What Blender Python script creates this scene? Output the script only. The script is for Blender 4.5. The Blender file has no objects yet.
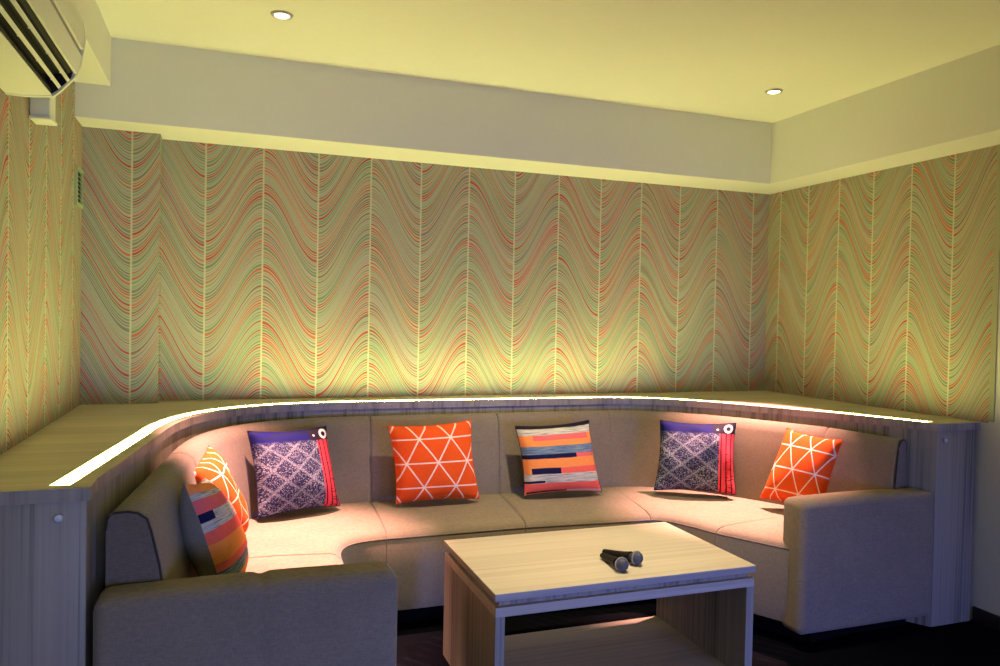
import bpy, bmesh, math, random
from mathutils import Vector, Matrix

random.seed(7)
SC = bpy.context.scene
COL = SC.collection
PI = math.pi

# ------------------------------------------------------------------ camera
CAM_F, CAM_YAW, CAM_PITCH, CAM_ROLL = 754.17, -19.85, -1.1834, 1.1718
CAM_POS = Vector((0, 0, 1.3999))


def cam_axes():
    y, t, r = map(math.radians, (CAM_YAW, CAM_PITCH, CAM_ROLL))
    fw = Vector((-math.sin(y) * math.cos(t), math.cos(y) * math.cos(t), math.sin(t)))
    rt = Vector((math.cos(y), math.sin(y), 0))
    up = rt.cross(fw)
    c, s = math.cos(r), math.sin(r)
    return c * rt + s * up, -s * rt + c * up, fw


RT, UP, FW = cam_axes()


def ray(px):
    return RT * ((px[0] - 500) / CAM_F) - UP * ((px[1] - 333) / CAM_F) + FW


def at(px, axis, val):
    """world point where the sight line of a measured photo point meets a real plane"""
    d = ray(px)
    i = 'xyz'.index(axis)
    return CAM_POS + d * ((val - CAM_POS[i]) / d[i])


cd = bpy.data.cameras.new('camera')
cd.sensor_width = 36
cd.lens = CAM_F / 1000 * 36
cd.clip_start = 0.02
cam = bpy.data.objects.new('camera', cd)
M = Matrix((RT, UP, -FW)).transposed().to_4x4()
M.translation = CAM_POS
cam.matrix_world = M
COL.objects.link(cam)
SC.camera = cam

# ------------------------------------------------------------------ colour / nodes


def S(r, g, b):
    f = lambda c: (c / 255 / 12.92) if c / 255 <= 0.04045 else ((c / 255 + 0.055) / 1.055) ** 2.4
    return (f(r), f(g), f(b), 1)


class NT:
    """small helper to write node trees"""

    def __init__(self, name, rough=0.6, spec=0.3, metal=0.0):
        self.m = bpy.data.materials.new(name)
        self.m.use_nodes = True
        self.t = self.m.node_tree
        self.n = self.t.nodes
        self.b = self.n['Principled BSDF']
        self.b.inputs['Roughness'].default_value = rough
        self.b.inputs['Specular IOR Level'].default_value = spec
        self.b.inputs['Metallic'].default_value = metal

    def put(self, sock, v):
        if isinstance(v, bpy.types.NodeSocket):
            self.t.links.new(v, sock)
        else:
            sock.default_value = v

    def math(self, op, a, b=0.0, c=0.0):
        n = self.n.new('ShaderNodeMath')
        n.operation = op
        self.put(n.inputs[0], a)
        self.put(n.inputs[1], b)
        self.put(n.inputs[2], c)
        return n.outputs[0]

    def add(self, a, b): return self.math('ADD', a, b)
    def sub(self, a, b): return self.math('SUBTRACT', a, b)
    def mul(self, a, b): return self.math('MULTIPLY', a, b)
    def lt(self, a, b): return self.math('LESS_THAN', a, b)
    def gt(self, a, b): return self.math('GREATER_THAN', a, b)
    def both(self, a, b): return self.math('MULTIPLY', a, b)
    def either(self, a, b): return self.math('MAXIMUM', a, b)

    def smooth(self, v, lo, hi):
        n = self.n.new('ShaderNodeMapRange')
        n.interpolation_type = 'SMOOTHSTEP'
        self.put(n.inputs['Value'], v)
        n.inputs['From Min'].default_value = lo
        n.inputs['From Max'].default_value = hi
        return n.outputs['Result']

    def mix(self, f, a, b):
        n = self.n.new('ShaderNodeMix')
        n.data_type = 'RGBA'
        self.put(n.inputs['Factor'], f)
        self.put(n.inputs[6], a)
        self.put(n.inputs[7], b)
        return n.outputs[2]

    def coord(self, kind='Object'):
        return self.n.new('ShaderNodeTexCoord').outputs[kind]

    def xyz(self, v):
        n = self.n.new('ShaderNodeSeparateXYZ')
        self.put(n.inputs[0], v)
        return n.outputs

    def vec(self, x, y, z):
        n = self.n.new('ShaderNodeCombineXYZ')
        self.put(n.inputs[0], x)
        self.put(n.inputs[1], y)
        self.put(n.inputs[2], z)
        return n.outputs[0]

    def scale(self, v, s):
        n = self.n.new('ShaderNodeMapping')
        self.put(n.inputs['Vector'], v)
        n.inputs['Scale'].default_value = s
        return n.outputs[0]

    def noise(self, v, scale=1.0, detail=2.0, rough=0.5):
        n = self.n.new('ShaderNodeTexNoise')
        self.put(n.inputs['Vector'], v)
        n.inputs['Scale'].default_value = scale
        n.inputs['Detail'].default_value = detail
        n.inputs['Roughness'].default_value = rough
        return n.outputs['Fac']

    def white(self, w):
        n = self.n.new('ShaderNodeTexWhiteNoise')
        n.noise_dimensions = '1D'
        self.put(n.inputs['W'], w)
        return n.outputs['Value']

    def white2(self, v):
        n = self.n.new('ShaderNodeTexWhiteNoise')
        n.noise_dimensions = '2D'
        self.put(n.inputs['Vector'], v)
        return n.outputs['Value']

    def ramp(self, v, stops, const=False):
        n = self.n.new('ShaderNodeValToRGB')
        self.put(n.inputs[0], v)
        cr = n.color_ramp
        if const:
            cr.interpolation = 'CONSTANT'
        cr.elements[0].position, cr.elements[0].color = stops[0]
        cr.elements[1].position, cr.elements[1].color = stops[-1]
        for p, c in stops[1:-1]:
            e = cr.elements.new(p)
            e.color = c
        return n.outputs['Color']

    def bump(self, h, strength=0.2, dist=0.01):
        n = self.n.new('ShaderNodeBump')
        n.inputs['Strength'].default_value = strength
        n.inputs['Distance'].default_value = dist
        self.put(n.inputs['Height'], h)
        self.t.links.new(n.outputs[0], self.b.inputs['Normal'])

    def out(self, col):
        self.put(self.b.inputs['Base Color'], col)
        return self.m


def plain(name, col, rough=0.5, spec=0.3, metal=0.0, grain=0.06):
    t = NT(name, rough, spec, metal)
    c = Vector(col[:3])
    nz = t.noise(t.coord(), 40, 2)
    a = tuple(c * (1 - grain)) + (1,)
    b = tuple(c * (1 + grain)) + (1,)
    return t.out(t.mix(nz, a, b))


def emit(name, col, strength):
    t = NT(name, 0.4)
    t.b.inputs['Base Color'].default_value = (0.8, 0.8, 0.8, 1)
    t.b.inputs['Emission Color'].default_value = col
    t.b.inputs['Emission Strength'].default_value = strength
    return t.m


def wood(name, axis, base=(0.270, 0.240, 0.185), dark=(0.085, 0.076, 0.064), fine=1.0, rough=0.45):
    """zebra laminate; axis = direction the grain runs along"""
    t = NT(name, rough, 0.35)
    o = t.coord()
    s1 = [9.0] * 3
    s2 = [60.0 * fine] * 3
    s3 = [260.0 * fine] * 3
    i = 'xyz'.index(axis)
    s1[i] = 0.35
    s2[i] = 0.6
    s3[i] = 2.0
    n1 = t.noise(t.scale(o, s1), 1, 2)
    n2 = t.noise(t.scale(o, s2), 1, 3, 0.6)
    n3 = t.noise(t.scale(o, s3), 1, 1)
    f = t.add(t.mul(n1, 0.35), t.add(t.mul(n2, 0.5), t.mul(n3, 0.15)))
    mid = tuple((a + b) / 2 for a, b in zip(base, dark))
    hi = tuple(min(1, a * 1.18) for a in base)
    col = t.ramp(f, [(0.34, dark + (1,)), (0.43, mid + (1,)), (0.50, base + (1,)), (0.66, hi + (1,))])
    return t.out(col)


def fabric(name, col, var=0.22, rough=0.9):
    t = NT(name, rough, 0.12)
    o = t.coord()
    a = t.noise(t.scale(o, (420, 420, 60)), 1, 1)
    b = t.noise(t.scale(o, (60, 60, 420)), 1, 1)
    c = t.noise(o, 7, 3)
    f = t.add(t.mul(t.add(a, b), 0.40), t.mul(c, 0.2))
    v = Vector(col)
    cc = t.ramp(f, [(0.33, tuple(v * (1 - var)) + (1,)), (0.67, tuple(v * (1 + var)) + (1,))])
    t.bump(t.add(a, b), 0.15, 0.002)
    t.b.inputs['Sheen Weight'].default_value = 0.15
    t.b.inputs['Sheen Roughness'].default_value = 0.5
    return t.out(cc)


def wallpaper(name, axis, s0, period, limit=None, step=None):
    """wavy marbled stripes, troughs at s0 + k*period; step = (x, shift) of the pillar's own drop"""
    t = NT(name, 0.75, 0.15)
    x, y, z = t.xyz(t.coord())
    s = x if axis == 'x' else y
    d = t.sub(s, s0)
    if step:
        d = t.add(d, t.mul(t.lt(x, step[0]), step[1]))
    half = period / 2
    k = t.math('FLOOR', t.math('DIVIDE', d, half))
    kr = t.white(t.add(k, 0.5))
    w = t.math('COSINE', t.mul(d, 2 * PI / period))            # +1 at trough seams
    wob = t.noise(t.vec(t.mul(s, 1.4), t.mul(k, 3.1), t.mul(z, 1.6)), 1, 2)
    h = t.add(t.add(z, t.mul(w, 0.172)), t.mul(wob, 0.055))
    u = t.math('DIVIDE', h, 0.0150)
    u = t.add(u, t.mul(t.noise(t.vec(t.mul(h, 14.0), t.mul(kr, 40.0), 0.0), 1, 2), 3.2))
    cell = t.math('FLOOR', u)
    fr = t.math('FRACT', u)
    key = t.add(cell, t.mul(t.math('FLOOR', t.mul(kr, 50.0)), 211.0))
    r1 = t.white(key)
    r2 = t.white(t.add(t.mul(key, 1.7), 31.3))
    along = t.noise(t.vec(t.mul(s, 4.0), t.mul(key, 9.7), 0.0), 1, 2)
    swell = t.mul(t.mul(w, w), 0.12)                              # lines swell towards the seams
    width = t.add(t.add(0.15, swell), t.add(t.mul(r2, 0.40), t.mul(t.sub(along, 0.5), 0.75)))
    centre = t.math('ABSOLUTE', t.sub(fr, 0.5))
    line = t.sub(1.0, t.smooth(t.sub(centre, t.mul(width, 0.5)), -0.06, 0.06))
    lc = t.ramp(r1, [
        (0.00, (0.400, 0.070, 0.050, 1)),
        (0.17, (0.470, 0.130, 0.090, 1)),
        (0.34, (0.165, 0.235, 0.155, 1)),
        (0.48, (0.245, 0.310, 0.235, 1)),
        (0.62, (0.215, 0.145, 0.120, 1)),
        (0.76, (0.190, 0.185, 0.160, 1)),
        (0.90, (0.330, 0.290, 0.270, 1)),
        (1.00, (0.330, 0.290, 0.270, 1))], const=True)
    bgf = t.white(t.add(key, 0.37))
    bg = t.ramp(t.add(t.mul(bgf, 0.6), t.mul(along, 0.4)), [
        (0.15, (0.310, 0.290, 0.210, 1)), (0.4, (0.390, 0.360, 0.250, 1)),
        (0.6, (0.340, 0.315, 0.265, 1)), (0.9, (0.430, 0.400, 0.290, 1))])
    tint = t.noise(t.vec(t.mul(h, 4.5), t.mul(kr, 23.0), t.mul(s, 0.6)), 1, 1)
    bg = t.mix(t.mul(t.smooth(tint, 0.50, 0.66), 0.55), bg, (0.360, 0.270, 0.270, 1))
    bg = t.mix(t.mul(t.smooth(tint, 0.48, 0.34), 0.55), bg, (0.270, 0.330, 0.240, 1))
    c = t.mix(line, bg, lc)
    hair = t.smooth(t.math('SINE', t.mul(u, 2 * PI * 3.0)), 0.55, 0.95)
    c = t.mix(t.mul(t.mul(hair, t.sub(1.0, line)), 0.42), c, (0.190, 0.165, 0.130, 1))
    edge = t.smooth(centre, 0.44, 0.49)
    c = t.mix(t.mul(edge, 0.60), c, (0.560, 0.535, 0.390, 1))
    sd = t.math('ABSOLUTE', t.sub(t.math('FRACT', t.add(t.math('DIVIDE', d, half), 0.5)), 0.5))
    seam = t.sub(1.0, t.smooth(t.mul(sd, half), 0.0025, 0.0060))
    c = t.mix(t.mul(seam, 0.80), c, (0.500, 0.490, 0.350, 1))
    if limit is not None:
        c = t.mix(t.either(t.lt(y, limit), t.lt(z, 0.951)), c, (0.560, 0.560, 0.540, 1))
    return t.out(c)


# ------------------------------------------------------------------ object helpers


def link(name, me, mats=None, parent=None, smooth=False, sharp=35):
    o = bpy.data.objects.new(name, me)
    COL.objects.link(o)
    if mats is not None:
        for m in (mats if isinstance(mats, (list, tuple)) else [mats]):
            me.materials.append(m)
    if parent is not None:
        o.parent = parent
        o.matrix_parent_inverse = parent.matrix_world.inverted()
    if smooth:
        me.polygons.foreach_set('use_smooth', [True] * len(me.polygons))
        me.set_sharp_from_angle(angle=math.radians(sharp))
    me.update()
    return o


def obj(name, bm, mats=None, parent=None, smooth=False, sharp=35):
    bmesh.ops.recalc_face_normals(bm, faces=bm.faces[:])
    me = bpy.data.meshes.new(name)
    bm.to_mesh(me)
    bm.free()
    return link(name, me, mats, parent, smooth, sharp)


def empty(name, loc=(0, 0, 0), rz=0.0):
    o = bpy.data.objects.new(name, None)
    o.empty_display_size = 0.1
    o.location = loc
    o.rotation_euler = (0, 0, rz)
    COL.objects.link(o)
    o.matrix_world = Matrix.Translation(Vector(loc)) @ Matrix.Rotation(rz, 4, 'Z')
    return o


def tag(o, label, cat, group=None):
    o['label'] = label
    o['category'] = cat
    if group:
        o['group'] = group
    return o


def struct(o, label=None):
    o['kind'] = 'structure'
    if label:
        o['label'] = label
    return o


def add_box(bm, lo, hi, bevel=0.0, seg=2):
    lo, hi = Vector(lo), Vector(hi)
    r = bmesh.ops.create_cube(bm, size=1.0)
    vs = r['verts']
    for v in vs:
        v.co = Vector((lo[i] + (v.co[i] + 0.5) * (hi[i] - lo[i]) for i in range(3)))
    if bevel > 0:
        es = list({e for v in vs for e in v.link_edges})
        bmesh.ops.bevel(bm, geom=es, offset=bevel, segments=seg, profile=0.5, affect='EDGES')


def box(name, lo, hi, mats, parent=None, bevel=0.0, seg=2):
    bm = bmesh.new()
    add_box(bm, lo, hi, bevel, seg)
    return obj(name, bm, mats, parent, smooth=bevel > 0)


def add_prism(bm, pts, z0, z1):
    a = [bm.verts.new((p[0], p[1], z0)) for p in pts]
    b = [bm.verts.new((p[0], p[1], z1)) for p in pts]
    bm.faces.new(a[::-1])
    bm.faces.new(b)
    n = len(pts)
    for i in range(n):
        bm.faces.new((a[i], a[(i + 1) % n], b[(i + 1) % n], b[i]))


def add_loft(bm, rings, cap=True, closed=True):
    vr = [[bm.verts.new(p) for p in r] for r in rings]
    n = len(vr[0])
    for a, b in zip(vr, vr[1:]):
        for j in range(n if closed else n - 1):
            bm.faces.new((a[j], a[(j + 1) % n], b[(j + 1) % n], b[j]))
    if cap:
        bm.faces.new(vr[0][::-1])
        bm.faces.new(vr[-1])
    return vr


def add_tube(bm, pts, r, n=8):
    pts = [Vector(p) for p in pts]
    rings = []
    for i, p in enumerate(pts):
        a = pts[max(0, i - 1)]
        b = pts[min(len(pts) - 1, i + 1)]
        d = (b - a).normalized()
        ref = Vector((0, 0, 1)) if abs(d.z) < 0.9 else Vector((1, 0, 0))
        u = d.cross(ref).normalized()
        v = d.cross(u).normalized()
        rings.append([p + (u * math.cos(2 * PI * k / n) + v * math.sin(2 * PI * k / n)) * r for k in range(n)])
    add_loft(bm, rings)


def add_lathe(bm, prof, origin, axis, n=24):
    """prof: list of (t along axis, radius)"""
    axis = Vector(axis).normalized()
    ref = Vector((0, 0, 1)) if abs(axis.z) < 0.9 else Vector((1, 0, 0))
    u = axis.cross(ref).normalized()
    v = axis.cross(u).normalized()
    rings = [[Vector(origin) + axis * t + (u * math.cos(2 * PI * k / n) + v * math.sin(2 * PI * k / n)) * max(r, 1e-4)
              for k in range(n)] for t, r in prof]
    add_loft(bm, rings)


def bez(p0, p1, p2, p3, n):
    out = []
    for i in range(n + 1):
        t = i / n
        a, b, c, d = (1 - t) ** 3, 3 * (1 - t) ** 2 * t, 3 * (1 - t) * t * t, t ** 3
        out.append(Vector((a * p0[0] + b * p1[0] + c * p2[0] + d * p3[0],
                           a * p0[1] + b * p1[1] + c * p2[1] + d * p3[1])))
    return out


def lerp2(p, q, n):
    p, q = Vector(p), Vector(q)
    return [p.lerp(q, i / n) for i in range(n + 1)]


def normals2(pts):
    """unit normal to the right of travel (towards the inside of the U)"""
    out = []
    for i in range(len(pts)):
        a = pts[max(0, i - 1)]
        b = pts[min(len(pts) - 1, i + 1)]
        d = (b - a).normalized()
        out.append(Vector((d.y, -d.x)))
    return out


# ------------------------------------------------------------------ dimensions
XL, XR, YB, YC, XC = -0.648, 3.357, 4.108, 3.989, -0.316
ZC, ZH, ZLH = 2.617, 2.249, 2.400
YH, XRH, XLH = 3.798, 3.105, -0.506
YF = -1.9            # wall behind the camera
WP_END = 2.535       # wallpaper stops here on the right wall
ZCT = 0.95

# ------------------------------------------------------------------ materials
m_ceil = plain('ceiling_paint', (0.72, 0.72, 0.66), 0.9, 0.1, grain=0.02)
m_bulk = plain('bulkhead_paint', (0.66, 0.66, 0.64), 0.9, 0.1, grain=0.02)
m_paper_back = wallpaper('wallpaper_back', 'x', -0.114, 0.5575, None, (-0.3165, 0.324))
m_paper_right = wallpaper('wallpaper_right', 'y', 3.249, 0.497, WP_END)
m_paper_left = wallpaper('wallpaper_left', 'y', 3.52, 0.52)
m_paint = plain('white_wall_paint', (0.56, 0.56, 0.54), 0.85, 0.15, grain=0.02)
m_skirt = plain('dark_skirting', (0.012, 0.012, 0.016), 0.5)
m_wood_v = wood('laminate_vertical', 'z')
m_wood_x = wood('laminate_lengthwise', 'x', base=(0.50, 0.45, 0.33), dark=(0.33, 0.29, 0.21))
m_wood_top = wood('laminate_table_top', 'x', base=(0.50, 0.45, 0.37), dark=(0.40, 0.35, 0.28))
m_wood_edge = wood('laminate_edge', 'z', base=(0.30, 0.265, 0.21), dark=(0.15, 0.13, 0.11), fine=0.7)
m_wood_dark = plain('laminate_shadow_gap', (0.13, 0.115, 0.10), 0.6)
m_sofa = fabric('taupe_upholstery', (0.200, 0.165, 0.122))
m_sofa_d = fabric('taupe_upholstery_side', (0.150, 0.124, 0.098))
m_pipe = plain('dark_piping', (0.040, 0.034, 0.030), 0.9)
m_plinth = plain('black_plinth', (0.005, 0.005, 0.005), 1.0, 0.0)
m_led = emit('led_strip_light', (0.965, 0.98, 0.28, 1), 56.0)
m_disc = emit('lamp_diffuser', (1.0, 0.93, 0.82, 1), 14.0)
m_ring = plain('brushed_ring', (0.50, 0.48, 0.42), 0.35, 0.5, 0.6)
m_ac = plain('air_conditioner_plastic', (0.66, 0.66, 0.60), 0.4, 0.4, grain=0.02)
m_ac_dark = plain('air_outlet_dark', (0.012, 0.012, 0.010), 0.7)
m_ac_grey = plain('grey_plastic', (0.30, 0.30, 0.28), 0.5)
m_knob = plain('pale_screw_cap', (0.62, 0.63, 0.66), 0.3, 0.5, 0.3)
m_black = plain('black_metal', (0.007, 0.007, 0.007), 0.55, 0.2)


def carpet_mat():
    t = NT('dark_navy_carpet', 0.95, 0.05)
    o = t.coord()
    x, y, z = t.xyz(o)
    r = t.add(t.mul(x, 0.8), t.mul(y, 0.6))
    w = t.math('SINE', t.mul(r, 110))
    patch = t.noise(o, 3.0, 1)
    f = t.mul(t.gt(w, 0.5), t.smooth(patch, 0.48, 0.56))
    n = t.noise(o, 300, 1)
    c = t.mix(f, (0.0014, 0.0017, 0.0036, 1), (0.0034, 0.0040, 0.0080, 1))
    c = t.mix(t.mul(n, 0.5), c, (0.0015, 0.0015, 0.003, 1))
    return t.out(c)


m_carpet = carpet_mat()


def grille_mat():
    t = NT('microphone_mesh', 0.6, 0.25, 0.2)
    o = t.coord()
    x, y, z = t.xyz(o)
    a = t.gt(t.math('SINE', t.mul(t.add(x, z), 1700)), 0.2)
    b = t.gt(t.math('SINE', t.mul(t.sub(y, z), 1700)), 0.2)
    return t.out(t.mix(t.either(a, b), (0.015, 0.015, 0.02, 1), (0.10, 0.11, 0.14, 1)))


m_grille = grille_mat()

# ------------------------------------------------------------------ room
# floor
struct(box('floor', (XL - 0.12, YF - 0.1, -0.1), (XR + 0.12, YB + 0.12, 0.0), m_carpet))
# ceiling
struct(box('ceiling', (XL - 0.12, YF - 0.1, ZC), (XR + 0.12, YB + 0.12, ZC + 0.1), m_ceil))
# back wall with the shallow pillar at its left end
bm = bmesh.new()
add_prism(bm, [(XL - 0.1, YC), (XC, YC), (XC, YB), (XR + 0.1, YB), (XR + 0.1, YB + 0.12), (XL - 0.1, YB + 0.12)], 0, ZC)
struct(obj('wall_back', bm, m_paper_back))
struct(box('wall_left', (XL - 0.1, YF, 0), (XL, YC, ZC), m_paper_left))
struct(box('wall_right', (XR, YF, 0), (XR + 0.1, YB, ZC), m_paper_right))
struct(box('wall_front', (XL - 0.1, YF - 0.1, 0), (XR + 0.1, YF, ZC), m_paint))
struct(box('baseboard_right', (XR - 0.014, YF, 0), (XR, 2.575, 0.074), m_skirt, bevel=0.003))
# narrow edging that closes the wallpaper on the right
struct(box('trim_1', (XR - 0.004, WP_END - 0.028, 0.96), (XR, WP_END, ZH), plain('edging_strip', (0.30, 0.29, 0.20), 0.6)))
# bulkheads
struct(box('trim_2', (XL, YH, ZH), (XR, YB, ZC), m_bulk))
struct(box('trim_3', (XRH, YF, ZH), (XR, YH, ZC), m_bulk))
struct(box('trim_4', (XL, YF, ZLH), (XLH, YH, ZC), m_bulk))

# ------------------------------------------------------------------ plan curves of the U-shaped seating
NL, NCv, NM = 6, 14, 6
G = {  # rear line of the sofa backs, one list per module
    0: lerp2((-0.304, 2.24), (-0.207, 3.0), NL),
    1: bez((-0.207, 3.0), (-0.16, 3.6), (0.05, 3.86), (0.68, 3.845), NCv),
    2: lerp2((0.68, 3.845), (1.36, 3.84), NM),
    3: lerp2((1.36, 3.84), (2.02, 3.825), NM),
    4: bez((2.02, 3.825), (2.45, 3.80), (2.68, 3.35), (2.87, 3.0), NCv),
    5: lerp2((2.87, 3.0), (3.005, 2.675), NL),
}
F = {  # front line of the seats
    0: lerp2((0.435, 2.26), (0.435, 3.0), NL),
    1: bez((0.435, 3.0), (0.44, 3.17), (0.50, 3.215), (0.66, 3.22), NCv),
    2: lerp2((0.66, 3.22), (1.31, 3.22), NM),
    3: lerp2((1.31, 3.22), (1.95, 3.18), NM),
    4: bez((1.95, 3.18), (2.03, 3.17), (2.08, 3.02), (2.12, 2.90), NCv),
    5: lerp2((2.12, 2.90), (2.283, 2.60), NL),
}
TH = {0: (0.175, 0.155), 1: (0.155, 0.125), 2: (0.125, 0.125), 3: (0.125, 0.12), 4: (0.12, 0.12), 5: (0.12, 0.15)}  # back thickness at the seat
ZT = {0: (0.862, 0.880), 1: (0.882, 0.888), 2: (0.888, 0.888), 3: (0.888, 0.888), 4: (0.888, 0.884), 5: (0.884, 0.872)}

# ------------------------------------------------------------------ counter
gp = []
for k in range(6):
    gp += G[k] if k == 0 else G[k][1:]
nrm = normals2(gp)
edge = [p - n * 0.018 for p, n in zip(gp, nrm)]
edge.insert(0, Vector((-0.321, 2.13)))
edge.append(Vector((3.085, 2.575)))
CL, CR = 2.13, 2.575


def offset_path(pts, d):
    nn = normals2(pts)
    return [p - n * d for p, n in zip(pts, nn)]


counter = tag(empty('curved_counter', (1.35, 3.95, 0)),
              'long curved wood laminate counter ledge running behind the whole sofa with a lit strip', 'counter')
wall_side = [(XR - 0.001, CR), (XR - 0.001, YB - 0.001), (XC + 0.001, YB - 0.001), (XC + 0.001, YC - 0.001), (XL + 0.001, YC - 0.001), (XL + 0.001, CL)]


# channel for the light strip: two slabs with a slot between them and a floor under it
l1, l2 = offset_path(edge, 0.043), offset_path(edge, 0.091)
for l in (l1, l2):
    d = (l[1] - l[3])
    l[0] = l[1] + d * ((2.177 - l[1].y) / d.y)
for l in (l1, l2):
    d = (l[-2] - l[-4])
    l[-1] = l[-2] + d * ((2.640 - l[-2].y) / d.y)
ZG = 0.9445
bm = bmesh.new()


def quad_strip(bm, A, B, za, zb):
    va = [bm.verts.new((p.x, p.y, za)) for p in A]
    vb = [bm.verts.new((p.x, p.y, zb)) for p in B]
    for i in range(len(A) - 1):
        bm.faces.new((va[i], va[i + 1], vb[i + 1], vb[i]))


def poly(bm, pts, z):
    bm.faces.new([bm.verts.new((p[0], p[1], z)) for p in pts])


quad_strip(bm, edge, l1, ZCT, ZCT)                       # front lip
poly(bm, [tuple(p) for p in ([edge[0]] + [l1[0]] + l2 + [l1[-1]] + [edge[-1]])] + wall_side, ZCT)
quad_strip(bm, l1, l1, ZCT, ZG)                          # channel sides
quad_strip(bm, l2, l2, ZCT, ZG)
quad_strip(bm, l1, l2, ZG, ZG)
for p, q in ((l1[0], l2[0]), (l1[-1], l2[-1])):
    quad_strip(bm, [p, q], [p, q], ZCT, ZG)
poly(bm, [tuple(p) for p in edge] + wall_side, 0.916)    # underside
rim = [tuple(p) for p in edge] + wall_side
quad_strip(bm, [Vector(p) for p in rim + rim[:1]], [Vector(p) for p in rim + rim[:1]], ZCT, 0.916)
bmesh.ops.remove_doubles(bm, verts=bm.verts[:], dist=1e-5)
bmesh.ops.recalc_face_normals(bm, faces=bm.faces[:])
for f in bm.faces:
    f.material_index = 0 if abs(f.normal.z) > 0.5 else 1
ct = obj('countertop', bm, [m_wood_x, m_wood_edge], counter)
car_in = offset_path(edge, 0.010)
car_in[0] = Vector((car_in[0].x, CL + 0.012))
car_in[-1] = Vector((car_in[-1].x, CR + 0.012))
# curved front panel
bm = bmesh.new()
back_in = offset_path(car_in, 0.018)
rings = []
for p, q in zip(car_in, back_in):
    rings.append([(p.x, p.y, 0.0), (p.x, p.y, 0.916), (q.x, q.y, 0.916), (q.x, q.y, 0.0)])
add_loft(bm, rings)
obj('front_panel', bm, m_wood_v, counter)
# end panels with a little screw cap each
xa, xb = car_in[0].x, car_in[-1].x
e1 = box('end_panel', (XL + 0.001, CL + 0.010, 0), (xa - 0.001, CL + 0.030, 0.916), m_wood_v, counter, 0.001)
e2 = box('end_panel', (xb + 0.001, CR + 0.010, 0), (XR - 0.016, CR + 0.030, 0.916), m_wood_v, counter, 0.001)
for e, px, Y in ((e1, (59, 517.5), CL + 0.010), (e2, (944, 440), CR + 0.010)):
    p = at(px, 'y', Y)
    bm = bmesh.new()
    add_lathe(bm, [(0, 0.009), (0.004, 0.0105), (0.010, 0.0105), (0.013, 0.008), (0.0135, 0.003)], p, (0, -1, 0), 20)
    obj('screw_cap', bm, m_knob, e, True)
# recessed light strip
i1 = [p.lerp(q, 0.04) for p, q in zip(l1, l2)]
i2 = [p.lerp(q, 0.96) for p, q in zip(l1, l2)]
bm = bmesh.new()
add_loft(bm, [[(p.x, p.y, ZG + 0.0005), (p.x, p.y, ZG + 0.003), (q.x, q.y, ZG + 0.003), (q.x, q.y, ZG + 0.0005)] for p, q in zip(i1, i2)])
ls = obj('light_strip', bm, m_led, ct)
ls['label'] = 'glowing white light strip'

# ------------------------------------------------------------------ sofa
sofa = tag(empty('sectional_sofa', (1.3, 3.2, 0)),
           'U-shaped taupe fabric sectional sofa with low arms along the curved counter', 'sofa')


def module_u(k):
    n = len(G[k]) - 1
    return [i / n for i in range(n + 1)]


def resample(pts, u):
    n = len(pts) - 1
    x = min(max(u * n, 0), n - 1e-6)
    i = int(x)
    return pts[i].lerp(pts[i + 1], x - i)


def g_norm(k):
    return normals2(G[k])


def lerp(a, b, t):
    return a + (b - a) * t


def back_section(k, u, sc_=1.0):
    g = resample(G[k], u)
    ns = normals2(G[k])
    n = resample(ns, u).normalized()
    th = lerp(*TH[k], u)
    zt = lerp(*ZT[k], u)
    top = th * 0.66
    prof = [(0.004, 0.12), (0.002, zt - 0.05), (0.006, zt - 0.018), (0.022, zt - 0.003), (top * 0.5, zt), (top - 0.032, zt - 0.005),
            (top - 0.008, zt - 0.022), (top + 0.003, zt - 0.055), (lerp(top, th, 0.33) + 0.006, zt - 0.15), (lerp(top, th, 0.7) + 0.005, zt - 0.29),
            (th, 0.47), (th, 0.12)]
    out = []
    zm = 0.5
    for d, z in prof:
        dd = th * 0.5 + (d - th * 0.5) * sc_
        zz = zm + (z - zm) * (1 - (1 - sc_) * 0.25)
        p = g + n * dd
        out.append(Vector((p.x, p.y, zz)))
    return out


def end_us(k):
    """sections with tight ones near both ends so each cushion is softly rounded there"""
    n = len(G[k]) - 1
    L = sum((G[k][i + 1] - G[k][i]).length for i in range(n))
    e1_, e2_ = 0.004 / L, 0.016 / L
    gap = 0.0015 / L
    us = [(gap, 0.90), (gap + e1_, 0.965), (gap + e2_, 1.0)]
    for i in range(1, n):
        u = i / n
        if e2_ * 1.5 < u < 1 - e2_ * 1.5:
            us.append((u, 1.0))
    us += [(1 - gap - e2_, 1.0), (1 - gap - e1_, 0.965), (1 - gap, 0.90)]
    return us


for k in range(6):
    bm = bmesh.new()
    add_loft(bm, [back_section(k, u, s) for u, s in end_us(k)])
    bo = obj('backrest', bm, m_sofa, sofa, True, 40)
    # dark end cheeks with piping on the two free ends
    if k in (0, 5):
        u = 0.0 if k == 0 else 1.0
        sec = back_section(k, u, 0.96)
        ns = normals2(G[k])[0 if k == 0 else -1]
        tdir = Vector((-ns.y, ns.x)) * (-1 if k == 0 else 1)
        t3 = Vector((tdir.x, tdir.y, 0))
        bm = bmesh.new()
        add_loft(bm, [[p for p in sec], [p + t3 * 0.006 for p in sec]])
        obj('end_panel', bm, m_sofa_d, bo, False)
        bm = bmesh.new()
        add_tube(bm, [p + t3 * 0.004 for p in sec[1:11]], 0.0035, 6)
        obj('piping', bm, m_pipe, bo, True)

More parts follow.
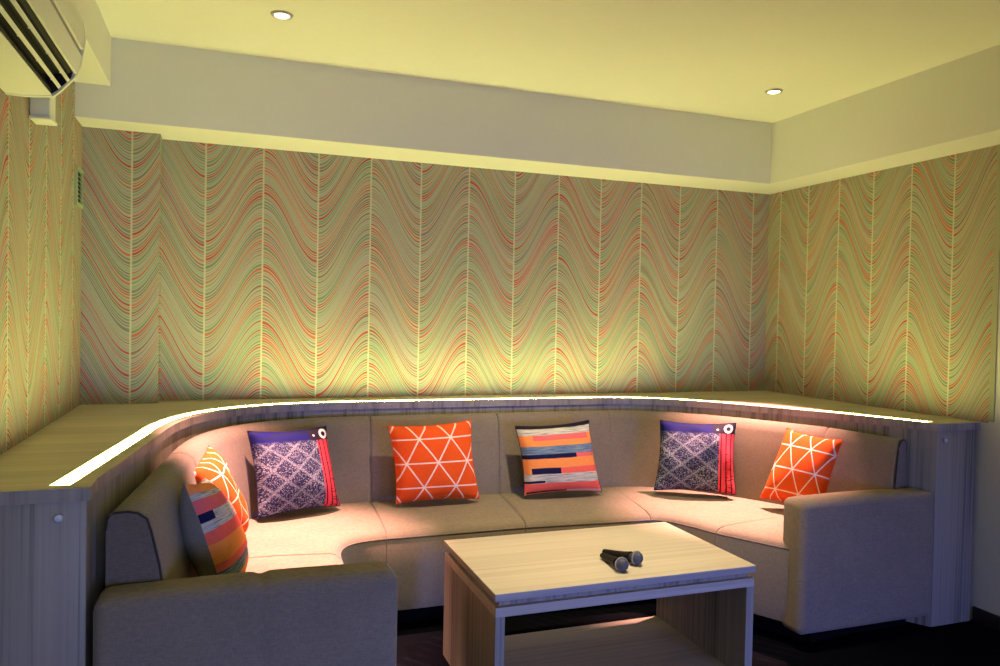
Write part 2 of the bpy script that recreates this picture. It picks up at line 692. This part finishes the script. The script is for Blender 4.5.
for k in range(6):
    us = end_us(k)
    rings = []
    seam_pts = []
    for u, s in us:
        f = resample(F[k], u)
        g = resample(G[k], u)
        n = resample(normals2(G[k]), u).normalized()
        b = g + n * (lerp(*TH[k], u) - 0.004)
        d = b - f
        L = d.length
        d = d / L
        zd = -(1 - s) * 0.08
        prof = [(0.012, 0.105), (0.0, 0.16), (-0.004, 0.30), (0.0, 0.415), (0.006, 0.436 + zd * 0.4), (0.020, 0.451 + zd), (0.045, 0.459 + zd), (0.12, 0.464 + zd),
                (L * 0.5, 0.471 + zd), (L - 0.03, 0.474 + zd), (L, 0.472 + zd), (L, 0.105)]
        rings.append([Vector((f.x + d.x * r, f.y + d.y * r, z)) for r, z in prof])
        q = f + d * 0.0015
        seam_pts.append(Vector((q.x, q.y, 0.428)))
    bm = bmesh.new()
    add_loft(bm, rings)
    so = obj('seat', bm, m_sofa, sofa, True, 40)
    bm = bmesh.new()
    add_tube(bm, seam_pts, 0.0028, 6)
    obj('piping', bm, m_sofa_d, so, True)

# plinth
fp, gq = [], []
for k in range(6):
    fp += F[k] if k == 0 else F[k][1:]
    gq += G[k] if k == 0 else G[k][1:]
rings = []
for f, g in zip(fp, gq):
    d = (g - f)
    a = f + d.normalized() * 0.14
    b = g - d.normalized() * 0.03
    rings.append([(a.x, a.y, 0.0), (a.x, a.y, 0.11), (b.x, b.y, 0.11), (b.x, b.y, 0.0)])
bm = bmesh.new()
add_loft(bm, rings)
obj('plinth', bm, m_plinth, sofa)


def arm(x0, x1, y0, y1, z0, z1, crease=None):
    bm = bmesh.new()
    add_box(bm, (x0, y0, z0), (x1, y1, z1), 0.034, 5)
    for i in range(1, 60):
        bmesh.ops.bisect_plane(bm, geom=bm.verts[:] + bm.edges[:] + bm.faces[:], dist=1e-5,
                               plane_co=(lerp(x0, x1, i / 60), 0, 0), plane_no=(1, 0, 0))
    for v in bm.verts:
        x = (v.co.x - x0) / (x1 - x0)
        y = (v.co.y - y0) / (y1 - y0)
        if v.co.z > z1 - 0.08:
            v.co.z += 0.006 * math.sin(x * PI) - 0.004
            if crease is not None:
                q = (x - crease)
                v.co.z -= 0.008 * math.exp(-(q / 0.02) ** 2)
                if v.co.y < y0 + 0.05:
                    v.co.y += 0.006 * math.exp(-(q / 0.015) ** 2)
    return obj('arm', bm, m_sofa, sofa, True, 50)


arm(-0.312, 0.470, 2.095, 2.235, 0.09, 0.672, 0.52)
arm(2.282, 3.040, 2.525, 2.665, 0.075, 0.650)
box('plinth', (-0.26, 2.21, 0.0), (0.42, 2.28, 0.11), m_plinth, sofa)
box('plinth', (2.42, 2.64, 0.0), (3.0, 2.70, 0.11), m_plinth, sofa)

# ------------------------------------------------------------------ cushions


def uv_coords(t):
    n = t.n.new('ShaderNodeUVMap')
    n.uv_map = 'UVMap'
    x, y, z = t.xyz(n.outputs[0])
    return x, y, n.outputs[0]


def cloth_detail(t, u_vec, c, var=0.12):
    a = t.noise(t.scale(u_vec, (160, 20, 1)), 1, 1)
    b = t.noise(t.scale(u_vec, (20, 160, 1)), 1, 1)
    f = t.mul(t.add(a, b), 0.5)
    n = t.n.new('ShaderNodeMix')
    n.data_type = 'RGBA'
    n.blend_type = 'MULTIPLY'
    n.inputs['Factor'].default_value = 1.0
    t.put(n.inputs[6], c)
    t.put(n.inputs[7], t.ramp(f, [(0.3, (1 - var,) * 3 + (1,)), (0.7, (1 + var,) * 3 + (1,))]))
    return n.outputs[2]


def orange_mat(name, ox=0.0, oy=0.0):
    t = NT(name, 0.85, 0.12)
    u, v, uv = uv_coords(t)
    u = t.add(u, ox)
    v = t.add(v, oy)
    sp = 0.31                       # line spacing of the triangle lattice
    lw = 0.0095

    def fam(e):
        q = t.math('DIVIDE', e, sp)
        d = t.math('ABSOLUTE', t.sub(t.math('FRACT', t.add(q, 0.5)), 0.5))
        return t.sub(1.0, t.smooth(t.mul(d, sp), lw * 0.75, lw * 1.15))
    h = fam(t.sub(v, 0.5))
    k = 1.0 / 0.60                   # slope of the diagonals
    cs = 1 / math.sqrt(1 + 0.60 ** 2)
    d1 = t.add(t.sub(v, 0.5), t.mul(t.sub(u, 0.5), k))
    d2 = t.sub(t.sub(v, 0.5), t.mul(t.sub(u, 0.5), k))

    def famd(e):
        s = sp * 2
        q = t.math('DIVIDE', e, s)
        d = t.math('ABSOLUTE', t.sub(t.math('FRACT', t.add(q, 0.5)), 0.5))
        return t.sub(1.0, t.smooth(t.mul(d, s * 0.515), lw * 0.75, lw * 1.15))
    lines = t.either(h, t.either(famd(d1), famd(d2)))
    c = t.mix(lines, (0.700, 0.085, 0.012, 1), (0.80, 0.60, 0.50, 1))
    return t.out(cloth_detail(t, uv, c))


def stripe_mat(name, turned=False):
    t = NT(name, 0.85, 0.12)
    u, v, uv = uv_coords(t)
    wob = t.mul(t.sub(t.noise(t.scale(uv, (3, 8, 1)), 1, 2), 0.5), 0.02)
    v = t.add(v, wob)
    orange = (0.800, 0.270, 0.070, 1)
    coral = (0.780, 0.120, 0.085, 1)
    pink = (0.700, 0.130, 0.130, 1)
    navy = (0.010, 0.010, 0.050, 1)
    black = (0.015, 0.010, 0.018, 1)
    blue = (0.120, 0.200, 0.300, 1)
    grey = (0.480, 0.460, 0.390, 1)
    lilac = (0.560, 0.500, 0.470, 1)
    streak = t.noise(t.scale(uv, (5, 90, 1)), 1, 2)
    greyc = t.ramp(streak, [(0.35, (0.20, 0.22, 0.22, 1)), (0.5, grey), (0.68, (0.66, 0.60, 0.50, 1))])
    bluec = t.ramp(streak, [(0.35, (0.05, 0.10, 0.20, 1)), (0.5, blue), (0.68, (0.28, 0.30, 0.30, 1))])
    c = coral
    # rows from the bottom: v ranges and u ranges
    rects = [
        (0.00, 1.00, 0.000, 0.045, orange), (0.02, 0.52, 0.020, 0.050, black), (0.52, 1.0, 0.020, 0.045, lilac),
        (0.00, 1.00, 0.045, 0.175, coral),
        (0.00, 1.00, 0.165, 0.305, greyc), (0.00, 0.24, 0.170, 0.205, navy),
        (0.08, 0.45, 0.300, 0.385, navy), (0.45, 1.00, 0.300, 0.380, coral), (0.00, 0.08, 0.305, 0.385, orange),
        (0.00, 1.00, 0.385, 0.520, orange),
        (0.00, 0.68, 0.515, 0.575, navy), (0.68, 1.00, 0.515, 0.580, pink),
        (0.00, 1.00, 0.575, 0.690, bluec),
        (0.00, 1.00, 0.690, 0.770, orange), (0.16, 0.90, 0.775, 0.850, pink), (0.00, 0.16, 0.770, 0.850, orange), (0.90, 1.0, 0.770, 0.850, orange),
        (0.00, 1.00, 0.850, 0.950, greyc), (0.00, 1.00, 0.950, 1.10, black),
    ]
    if turned:
        rects = [(0, 1, 0, 0.19, orange), (0, 1, 0.19, 0.29, bluec), (0, 1, 0.29, 0.35, pink), (0, 1, 0.35, 0.50, orange), (0, 1, 0.50, 0.60, coral),
                 (0, 1, 0.60, 0.74, greyc), (0, 0.11, 0.67, 0.74, navy), (0, 1, 0.74, 0.85, pink), (0, 1, 0.85, 0.90, greyc), (0, 0.6, 0.90, 1.1, orange), (0.6, 1, 0.90, 1.1, greyc)]
    for u0, u1, v0, v1, col in rects:
        f = t.both(t.both(t.gt(u, u0 - 0.001 if u0 > 0 else -1), t.lt(u, u1 if u1 < 1 else 2)),
                   t.both(t.gt(v, v0 if v0 > 0 else -1), t.lt(v, v1)))
        c = t.mix(f, c, col)
    return t.out(cloth_detail(t, uv, c, 0.10))


def blue_mat(name):
    t = NT(name, 0.8, 0.15)
    u, v, uv = uv_coords(t)
    wv = t.mul(t.sub(t.noise(t.scale(uv, (2.5, 2.5, 1)), 1, 2), 0.5), 0.05)
    a = t.add(t.add(t.mul(u, 3.2), t.mul(v, 3.9)), t.mul(wv, 3))
    b = t.add(t.sub(t.mul(u, 3.2), t.mul(v, 3.9)), t.mul(wv, 3))

    def lat(e):
        d = t.math('ABSOLUTE', t.sub(t.math('FRACT', e), 0.5))
        return t.sub(1.0, t.smooth(d, 0.02, 0.12))
    lattice = t.either(lat(a), lat(b))
    vo = t.n.new('ShaderNodeTexVoronoi')
    t.put(vo.inputs['Vector'], uv)
    vo.inputs['Scale'].default_value = 46
    dots = t.sub(1.0, t.smooth(vo.outputs['Distance'], 0.22, 0.42))
    ca = t.math('FLOOR', a)
    cb = t.math('FLOOR', b)
    alt = t.white(t.add(ca, t.mul(cb, 7.3)))
    sp = t.noise(t.scale(uv, (70, 70, 1)), 1, 1)
    spec = t.either(t.mul(dots, t.add(0.40, t.mul(alt, 0.6))), t.mul(t.smooth(sp, 0.52, 0.66), 0.55))
    main = t.mix(spec, (0.012, 0.014, 0.060, 1), (0.31, 0.33, 0.37, 1))
    main = t.mix(t.mul(lattice, t.add(-0.10, t.mul(sp, 1.0))), main, (0.31, 0.34, 0.39, 1))
    # darker lower border with faint diamonds
    # blue band at the top, fading into the speckled field
    band = t.smooth(t.add(v, t.mul(wv, 1.0)), 0.795, 0.86)
    bcol = t.ramp(t.noise(t.scale(uv, (3, 26, 1)), 1, 2), [(0.35, (0.008, 0.008, 0.045, 1)), (0.6, (0.004, 0.005, 0.105, 1))])
    c = t.mix(band, main, bcol)
    # red pleated side strip with black lines
    red = t.gt(u, 0.775)
    lines = t.gt(t.math('SINE', t.add(t.mul(u, 88), t.mul(wv, 30))), 0.72)
    tick = t.both(t.gt(t.noise(t.scale(uv, (10, 60, 1)), 1, 1), 0.62), t.lt(v, 0.55))
    rc = t.mix(t.either(lines, t.both(tick, t.gt(u, 0.86))), (0.640, 0.050, 0.070, 1), (0.030, 0.010, 0.020, 1))
    c = t.mix(t.both(red, t.lt(v, 0.835)), c, rc)
    # dark corner patch with a white ring
    corner = t.both(t.gt(u, 0.70), t.gt(v, 0.835))
    c = t.mix(corner, c, (0.012, 0.010, 0.022, 1))
    du = t.sub(u, 0.900)
    dv = t.sub(v, 0.910)
    rr = t.math('SQRT', t.add(t.mul(du, du), t.mul(t.mul(dv, dv), 0.9)))
    rr = t.add(rr, t.mul(wv, 0.25))
    ring = t.both(t.lt(rr, 0.062), t.gt(rr, 0.030))
    c = t.mix(ring, c, (0.62, 0.62, 0.60, 1))
    du = t.sub(u, 0.755)
    dv = t.sub(v, 0.90)
    dot = t.lt(t.add(t.mul(du, du), t.mul(dv, dv)), 0.00022)
    c = t.mix(dot, c, (0.55, 0.55, 0.55, 1))
    return t.out(cloth_detail(t, uv, c, 0.12))


m_or = orange_mat('orange_lattice_cloth')
m_or2 = orange_mat('orange_lattice_cloth_turned', 0.06, 0.04)
m_st = stripe_mat('striped_patch_cloth')
m_st2 = stripe_mat('striped_patch_cloth_turned', True)
m_bl = blue_mat('indigo_block_print_cloth')
m_or_b = plain('orange_back_cloth', (0.62, 0.075, 0.014), 0.85, grain=0.1)
m_grey_b = fabric('grey_back_cloth', (0.20, 0.185, 0.16), 0.15)
m_navy_b = plain('navy_back_cloth', (0.014, 0.014, 0.045), 0.85, grain=0.2)


def cushion(name, corners, mf, mb, front=0.085, back=0.045, pinch=0.075, seed=0, n=30):
    """corners BL, BR, TR, TL of the stuffed square, seen from its printed side"""
    BL, BR, TR, TL = [Vector(c) for c in corners]
    cen = (BL + BR + TR + TL) / 4
    nv = ((BR - BL) + (TR - TL)).cross((TL - BL) + (TR - BR)).normalized()
    root = empty(name, (cen.x, cen.y, min(BL.z, BR.z)))
    rnd = random.Random(seed)
    ph = [(rnd.uniform(1.5, 4.5), rnd.uniform(-4.5, 4.5), rnd.uniform(0, 6.28)) for _ in range(6)]

    def pos(u, v, side):
        pu = u * (1 - pinch * (1 - v * v) * (u * u))
        pv = v * (1 - pinch * (1 - u * u) * (v * v))
        a, b = (pu + 1) / 2, (pv + 1) / 2
        p = BL.lerp(BR, a).lerp(TL.lerp(TR, a), b)
        w = (max(0.0, 1 - u ** 2) * max(0.0, 1 - v ** 2)) ** 0.42
        wr = sum(math.sin(x * u + y * v + z) for x, y, z in ph) * 0.0022
        rim = sum(math.sin(7 * u + z) * math.sin(6 * v + x) for x, y, z in ph) * 0.0012
        t_ = (front if side > 0 else -back) * w + wr * w + rim
        return p + nv * t_

    for side, nm, mat in ((1, 'front_cover', mf), (-1, 'back_cover', mb)):
        bm = bmesh.new()
        uvl = bm.loops.layers.uv.new('UVMap')
        g = [[bm.verts.new(pos(-1 + 2 * i / n, -1 + 2 * j / n, side)) for i in range(n + 1)] for j in range(n + 1)]
        for j in range(n):
            for i in range(n):
                q = [(i, j), (i + 1, j), (i + 1, j + 1), (i, j + 1)]
                if side < 0:
                    q = q[::-1]
                f = bm.faces.new([g[b][a] for a, b in q])
                for lp, (a, b) in zip(f.loops, q):
                    lp[uvl].uv = (a / n, b / n)
        me = bpy.data.meshes.new(nm)
        bm.to_mesh(me)
        bm.free()
        link(nm, me, mat, root, True, 80)
    # sewn seam around the rim
    pts = []
    for i in range(n):
        pts.append(pos(-1 + 2 * i / n, -1, 1))
    for i in range(n):
        pts.append(pos(1, -1 + 2 * i / n, 1))
    for i in range(n):
        pts.append(pos(1 - 2 * i / n, 1, 1))
    for i in range(n + 1):
        pts.append(pos(-1, 1 - 2 * i / n, 1))
    bm = bmesh.new()
    add_tube(bm, pts, 0.0022, 6)
    obj('seam', bm, mb, root, True)
    return root


def pcorners(pxs, z, k=1.0, lean=10.0, kk=None):
    """foot of the cushion on the seat at the measured points, top leaning back"""
    kk = kk or (k, k)
    b = []
    for px, s in zip(pxs[:2], kk):
        p = at(px, 'z', z)
        b.append(CAM_POS + (p - CAM_POS) * s)
    e = (b[1] - b[0])
    e.z = 0
    n0 = Vector((e.y, -e.x, 0)).normalized()
    up = Vector((0, 0, math.cos(math.radians(lean)))) - n0 * math.sin(math.radians(lean))
    nn = (b[1] - b[0]).cross(up).normalized()
    out = b[:]
    for px in pxs[2:]:
        d = ray(px)
        out.append(CAM_POS + d * ((b[0] - CAM_POS).dot(nn) / d.dot(nn)))
    return out


c_or = cushion('cushion', pcorners([(396, 504), (480, 499), (471, 420), (388, 426)], 0.478, 0.985, 9), m_or, m_or_b, seed=1)
tag(c_or, 'orange cushion with white triangle lines in the middle of the sofa, upright', 'cushion', 'cushions on the sofa')
c_st = cushion('cushion', pcorners([(524, 496), (602, 492), (589, 420), (515, 426)], 0.478, 0.985, 9), m_st, m_navy_b, seed=2)
tag(c_st, 'striped cushion of orange, coral, navy and grey bars standing beside the middle orange one', 'cushion', 'cushions on the sofa')
c_b1 = cushion('cushion', pcorners([(258, 519), (340, 506), (326, 426), (247, 431)], 0.478, 0.985, 13), m_bl, m_navy_b, seed=3)
tag(c_b1, 'navy block print cushion with red edge on the left curve of the sofa', 'cushion', 'cushions on the sofa')
c_b2 = cushion('cushion', pcorners([(654, 490), (736, 495), (736, 423), (660, 420)], 0.478, 0.975, 12), m_bl, m_navy_b, seed=4)
tag(c_b2, 'navy block print cushion with red edge on the right curve of the sofa', 'cushion', 'cushions on the sofa')
c_o2 = cushion('cushion', pcorners([(760, 498), (822, 514), (843, 440), (787, 428)], 0.480, lean=17, kk=(0.955, 0.98)), m_or2, m_or_b, seed=5)
tag(c_o2, 'orange cushion with white triangle lines tilted beside the right sofa arm', 'cushion', 'cushions on the sofa')
c_o3 = cushion('cushion', [(-0.005, 2.96, 0.478), (0.075, 3.320, 0.478), (-0.067, 3.26, 0.857), (-0.126, 2.91, 0.826)], m_or, m_or_b, 0.085, 0.015, seed=6)
tag(c_o3, 'orange cushion with white triangle lines behind the striped one at the left end', 'cushion', 'cushions on the sofa')
c_s2 = cushion('cushion', [(0.016, 2.44, 0.478), (0.058, 2.83, 0.478), (-0.070, 2.82, 0.815), (-0.120, 2.48, 0.876)], m_st2, m_grey_b, 0.075, 0.085, seed=7)
tag(c_s2, 'striped cushion with grey back seen edge on behind the left sofa arm', 'cushion', 'cushions on the sofa')

# ------------------------------------------------------------------ coffee table
TX0, TX1, TY0, TY1 = 0.850, 1.905, 2.348, 2.985
table = tag(empty('coffee_table', ((TX0 + TX1) / 2, (TY0 + TY1) / 2, 0)),
            'low pale wood laminate coffee table with open box base in front of the sofa', 'table')
bm = bmesh.new()
add_box(bm, (TX0, TY0, 0.450), (TX1, TY1, 0.475), 0.0012, 1)
bmesh.ops.recalc_face_normals(bm, faces=bm.faces[:])
for f in bm.faces:
    f.material_index = 0 if abs(f.normal.z) > 0.7 else 1
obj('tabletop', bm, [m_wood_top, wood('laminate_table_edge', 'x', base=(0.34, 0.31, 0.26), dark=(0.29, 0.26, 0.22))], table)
box('spacer', (TX0 + 0.022, TY0 + 0.022, 0.427), (TX1 - 0.022, TY1 - 0.022, 0.450), m_wood_v, table)
m_wood_h = wood('laminate_table_rail', 'x', base=(0.42, 0.37, 0.29), dark=(0.27, 0.23, 0.18))
box('frame_top', (TX0 + 0.004, TY0 + 0.004, 0.394), (TX1 - 0.004, TY1 - 0.004, 0.427), m_wood_h, table, 0.001, 1)
for x0 in (TX0 + 0.004, TX1 - 0.004 - 0.034):
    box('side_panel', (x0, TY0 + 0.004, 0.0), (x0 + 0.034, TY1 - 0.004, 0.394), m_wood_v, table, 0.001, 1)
box('shelf', (TX0 + 0.038, TY0 + 0.012, 0.012), (TX1 - 0.038, TY1 - 0.006, 0.045), m_wood_h, table, 0.001, 1)

# ------------------------------------------------------------------ microphones


def microphone(head_px, tail_px, label, rolls):
    zt = 0.4755
    h = at(head_px, 'z', zt + 0.0265)
    tl = at(tail_px, 'z', zt + 0.0135)
    ax = (h - tl)
    ax.z = 0
    L = 0.150
    ax.normalize()
    tail = Vector((h.x, h.y, 0)) - ax * L
    slope = math.atan2(0.0265 - 0.0125, L)
    a3 = (ax * math.cos(slope) + Vector((0, 0, 1)) * math.sin(slope)).normalized()
    o = Vector((tail.x, tail.y, zt + 0.0125))
    root = empty('microphone', (h.x, h.y, zt))
    bm = bmesh.new()
    add_lathe(bm, [(-0.008, 0.008), (-0.007, 0.0112), (0.0, 0.0118), (0.05, 0.0135), (0.09, 0.0165), (0.110, 0.0185), (0.118, 0.0200), (0.124, 0.0205)], o, a3, 24)
    obj('handle', bm, m_black, root, True)
    bm = bmesh.new()
    prof = [(L + 0.0255 * math.sin(t), 0.0255 * math.cos(t)) for t in [math.radians(x) for x in range(-62, 91, 8)]]
    prof = [(0.1235, 0.0150)] + prof + [(L + 0.0256, 0.0005)]
    add_lathe(bm, prof, o, a3, 28)
    obj('grille', bm, m_grille, root, True)
    bm = bmesh.new()
    add_lathe(bm, [(L - 0.004, 0.0250), (L - 0.003, 0.0270), (L + 0.003, 0.0270), (L + 0.004, 0.0250)], o, a3, 28)
    obj('ring', bm, plain('grille_band', (0.30, 0.31, 0.33), 0.35, 0.5, 0.7), root, True)
    tag(root, label, 'microphone', 'microphones on the coffee table')


microphone((621.8, 564.5), (604, 556), 'black microphone nearer the table front, its round head to the viewer', 0)
microphone((636.5, 558), (601, 550.5), 'black microphone lying behind the other, its head further right', 0)

# ------------------------------------------------------------------ air conditioner
AY0, AY1 = 1.80, 2.70
ac = tag(empty('air_conditioner', (XL, 2.25, 2.05)), 'white wall mounted split air conditioner high on the left wall', 'air conditioner')


def prism_y(name, prof, y0, y1, mats, parent, smooth=True, sharp=30):
    bm = bmesh.new()
    add_loft(bm, [[(x, y0, z) for x, z in prof], [(x, y1, z) for x, z in prof]])
    return obj(name, bm, mats, parent, smooth, sharp)


# main body with the open air outlet along its lower front corner
body = prism_y('body', [(XL + 0.002, 2.052), (-0.600, 2.050), (-0.520, 2.058), (-0.545, 2.105), (-0.520, 2.145), (-0.463, 2.140),
                        (-0.462, 2.175), (-0.455, 2.200), (-0.452, 2.30), (-0.475, 2.345), (-0.52, 2.362), (XL + 0.002, 2.362)],
               AY0, AY1, m_ac, ac)
prism_y('air_outlet', [(-0.528, 2.064), (-0.549, 2.104), (-0.525, 2.142), (-0.464, 2.136), (-0.474, 2.128), (-0.520, 2.122), (-0.536, 2.104), (-0.520, 2.070)],
        AY0 + 0.01, AY1 - 0.02, m_ac_dark, ac)
prism_y('front_panel', [(-0.459, 2.130), (-0.4535, 2.131), (-0.4435, 2.165), (-0.4395, 2.188), (-0.450, 2.190)], AY0, AY1, m_ac, ac)
prism_y('front_panel', [(-0.450, 2.206), (-0.437, 2.210), (-0.433, 2.245), (-0.4345, 2.285), (-0.4375, 2.296), (-0.462, 2.335), (-0.47, 2.33), (-0.452, 2.29)],
        AY0, AY1, m_ac, ac)
prism_y('groove', [(-0.456, 2.186), (-0.446, 2.189), (-0.443, 2.209), (-0.454, 2.210)], AY0, AY1 - 0.004, m_ac_grey, ac)
for (xa_, za), (xb_, zb) in (((-0.4785, 2.1035), (-0.4725, 2.1115)), ((-0.503, 2.0805), (-0.4955, 2.0880))):
    d = Vector((xb_ - xa_, zb - za)).normalized()
    n_ = Vector((-d.y, d.x)) * 0.002
    lv = prism_y('louver', [(xa_ + n_.x, za + n_.y), (xb_ + n_.x, zb + n_.y), (xb_ - n_.x, zb - n_.y), (xa_ - n_.x, za - n_.y)], AY0 + 0.012, AY1 - 0.022, m_ac, ac)
    for y in (2.02, 2.22, 2.42, 2.6):
        mx, mz = (xa_ + xb_) / 2, (za + zb) / 2
        box('louver_pin', (mx - 0.010, y, mz + 0.001), (mx - 0.002, y + 0.008, mz + 0.012), m_ac, lv)
prism_y('outlet_end', [(-0.523, 2.061), (-0.547, 2.104), (-0.523, 2.140), (-0.464, 2.136), (-0.468, 2.118), (-0.488, 2.094), (-0.503, 2.077)],
        AY1 - 0.0215, AY1 - 0.0183, m_ac_dark, ac)
# end cap closing the far side
prism_y('end_cap', [(XL + 0.002, 2.050), (-0.600, 2.048), (-0.518, 2.056), (-0.500, 2.072), (-0.485, 2.090), (-0.466, 2.112), (-0.452, 2.131), (-0.442, 2.165), (-0.4365, 2.199),
                    (-0.432, 2.245), (-0.434, 2.285), (-0.4365, 2.297), (-0.462, 2.338), (-0.49, 2.358), (-0.53, 2.364), (XL + 0.002, 2.364)], AY1 - 0.018, AY1, m_ac, ac)
# pipe cover beside it
pc = tag(empty('pipe_cover', (XL, 3.08, 2.05)), 'small pale box cover on the left wall behind the air conditioner', 'pipe cover')
box('box', (XL, 2.99, 2.058), (-0.585, 3.08, ZLH), m_ac, pc, 0.006, 3)
box('rim', (XL, 2.985, 2.048), (-0.580, 3.085, 2.060), m_ac, pc, 0.004, 2)

# wall vent near the corner
vy0, vy1, vz0, vz1 = 3.80, 3.95, 1.862, 2.035
vent = tag(empty('wall_vent', (XL, 3.875, vz0)), 'small slatted vent on the left wall close to the corner', 'vent')
bm = bmesh.new()
add_box(bm, (XL + 0.0005, vy0, vz0), (XL + 0.012, vy0 + 0.014, vz1))
add_box(bm, (XL + 0.0005, vy1 - 0.014, vz0), (XL + 0.012, vy1, vz1))
add_box(bm, (XL + 0.0005, vy0 + 0.014, vz0), (XL + 0.012, vy1 - 0.014, vz0 + 0.014))
add_box(bm, (XL + 0.0005, vy0 + 0.014, vz1 - 0.014), (XL + 0.012, vy1 - 0.014, vz1))
m_vent = plain('vent_plastic', (0.30, 0.36, 0.22), 0.6)
obj('frame', bm, m_vent, vent)
bm = bmesh.new()
for i in range(7):
    z = vz0 + 0.020 + i * 0.0195
    add_loft(bm, [[(XL + 0.002, y, z), (XL + 0.010, y, z - 0.006), (XL + 0.011, y, z - 0.004), (XL + 0.003, y, z + 0.003)] for y in (vy0 + 0.014, vy1 - 0.014)])
obj('slats', bm, m_vent, vent)
box('backing', (XL + 0.0005, vy0 + 0.014, vz0 + 0.014), (XL + 0.0018, vy1 - 0.014, vz1 - 0.014), m_ac_dark, vent)

# ------------------------------------------------------------------ downlights


def downlight(x, y, label, power, angle, col, blend=0.9, aim=None):
    root = tag(empty('ceiling_light', (x, y, ZC)), label, 'ceiling light', 'recessed ceiling lights')
    bm = bmesh.new()
    n = 32
    prof = [(0.030, -0.0005), (0.030, -0.006), (0.034, -0.009), (0.042, -0.007), (0.046, -0.0005)]
    rings = [[(x + r * math.cos(2 * PI * k / n), y + r * math.sin(2 * PI * k / n), ZC + z) for r, z in prof] for k in range(n + 1)]
    add_loft(bm, rings, cap=False, closed=True)
    bmesh.ops.remove_doubles(bm, verts=bm.verts[:], dist=1e-5)
    obj('trim_ring', bm, m_ring, root, True)
    bm = bmesh.new()
    add_lathe(bm, [(0.0005, 0.0298), (0.0045, 0.0298)], (x, y, ZC), (0, 0, -1), 28)
    obj('diffuser', bm, m_disc, root)
    ld = bpy.data.lights.new('downlight', 'SPOT')
    ld.energy = power
    ld.color = col
    ld.spot_size = math.radians(angle)
    ld.spot_blend = blend
    ld.shadow_soft_size = 0.028
    lo = bpy.data.objects.new('downlight', ld)
    lo.location = (x, y, ZC - 0.035)
    if aim:
        lo.rotation_euler = (Vector(aim) - lo.location).to_track_quat('-Z', 'Y').to_euler()
    COL.objects.link(lo)
    lo.parent = root
    lo.matrix_parent_inverse = root.matrix_world.inverted()
    return root


PINK = (1.0, 0.46, 0.39)
downlight(0.192, 3.229, 'round recessed ceiling light over the left curve of the sofa', 2000, 37, PINK, 1.0, (0.24, 3.16, 0.47))
downlight(2.680, 3.268, 'round recessed ceiling light over the right curve of the sofa', 1750, 37, PINK, 1.0, (2.40, 3.14, 0.47))
downlight(1.45, 2.42, 'added round ceiling light out of view above the coffee table', 265, 76, (1.0, 0.78, 0.50), 1.0, (1.42, 3.0, 0.47))  # extra fixture out of view, added as warm fill for table and middle seats

# light of the big screen on the wall behind the viewer
al = bpy.data.lights.new('screen_light', 'AREA')
al.shape = 'RECTANGLE'
al.size, al.size_y = 1.1, 0.6
al.color = (0.16, 0.22, 1.0)
al.energy = 36
al.spread = math.radians(80)
ao = bpy.data.objects.new('screen_light', al)
ao.location = (2.6, YF + 0.1, 0.45)
ao.rotation_euler = (math.radians(77), 0, math.radians(14))
COL.objects.link(ao)
# weak bluish fill added at the unseen front wall, no lamp stands there
rl = bpy.data.lights.new('front_fill', 'AREA')
rl.shape = 'RECTANGLE'
rl.size, rl.size_y = 1.2, 0.8
rl.spread = math.radians(90)
rl.color = (0.45, 0.55, 1.0)
rl.energy = 13
ro = bpy.data.objects.new('front_fill', rl)
ro.location = (0.3, YF + 0.08, 0.9)
ro.rotation_euler = (math.radians(80), 0, 0)
COL.objects.link(ro)
# cove light on top of the wall behind the viewer, shining at the ceiling
cl = bpy.data.lights.new('cove_light', 'AREA')
cl.shape = 'RECTANGLE'
cl.size, cl.size_y = 3.4, 0.12
cl.color = (0.95, 1.0, 0.36)
cl.energy = 14
co = bpy.data.objects.new('cove_light', cl)
co.location = (1.35, YF + 0.15, 2.0)
co.rotation_euler = (PI, 0, 0)
COL.objects.link(co)

# ------------------------------------------------------------------ world / view
w = bpy.data.worlds.new('world')
SC.world = w
w.use_nodes = True
w.node_tree.nodes['Background'].inputs[0].default_value = (0.5, 0.5, 0.5, 1)
w.node_tree.nodes['Background'].inputs[1].default_value = 0.0
vs = SC.view_settings
vs.view_transform = 'Standard'
vs.look = 'None'
vs.exposure = -0.12
vs.gamma = 1.0
vs.use_curve_mapping = False
SC.cycles.max_bounces = 10
SC.cycles.diffuse_bounces = 6
SC.cycles.sample_clamp_indirect = 6.0
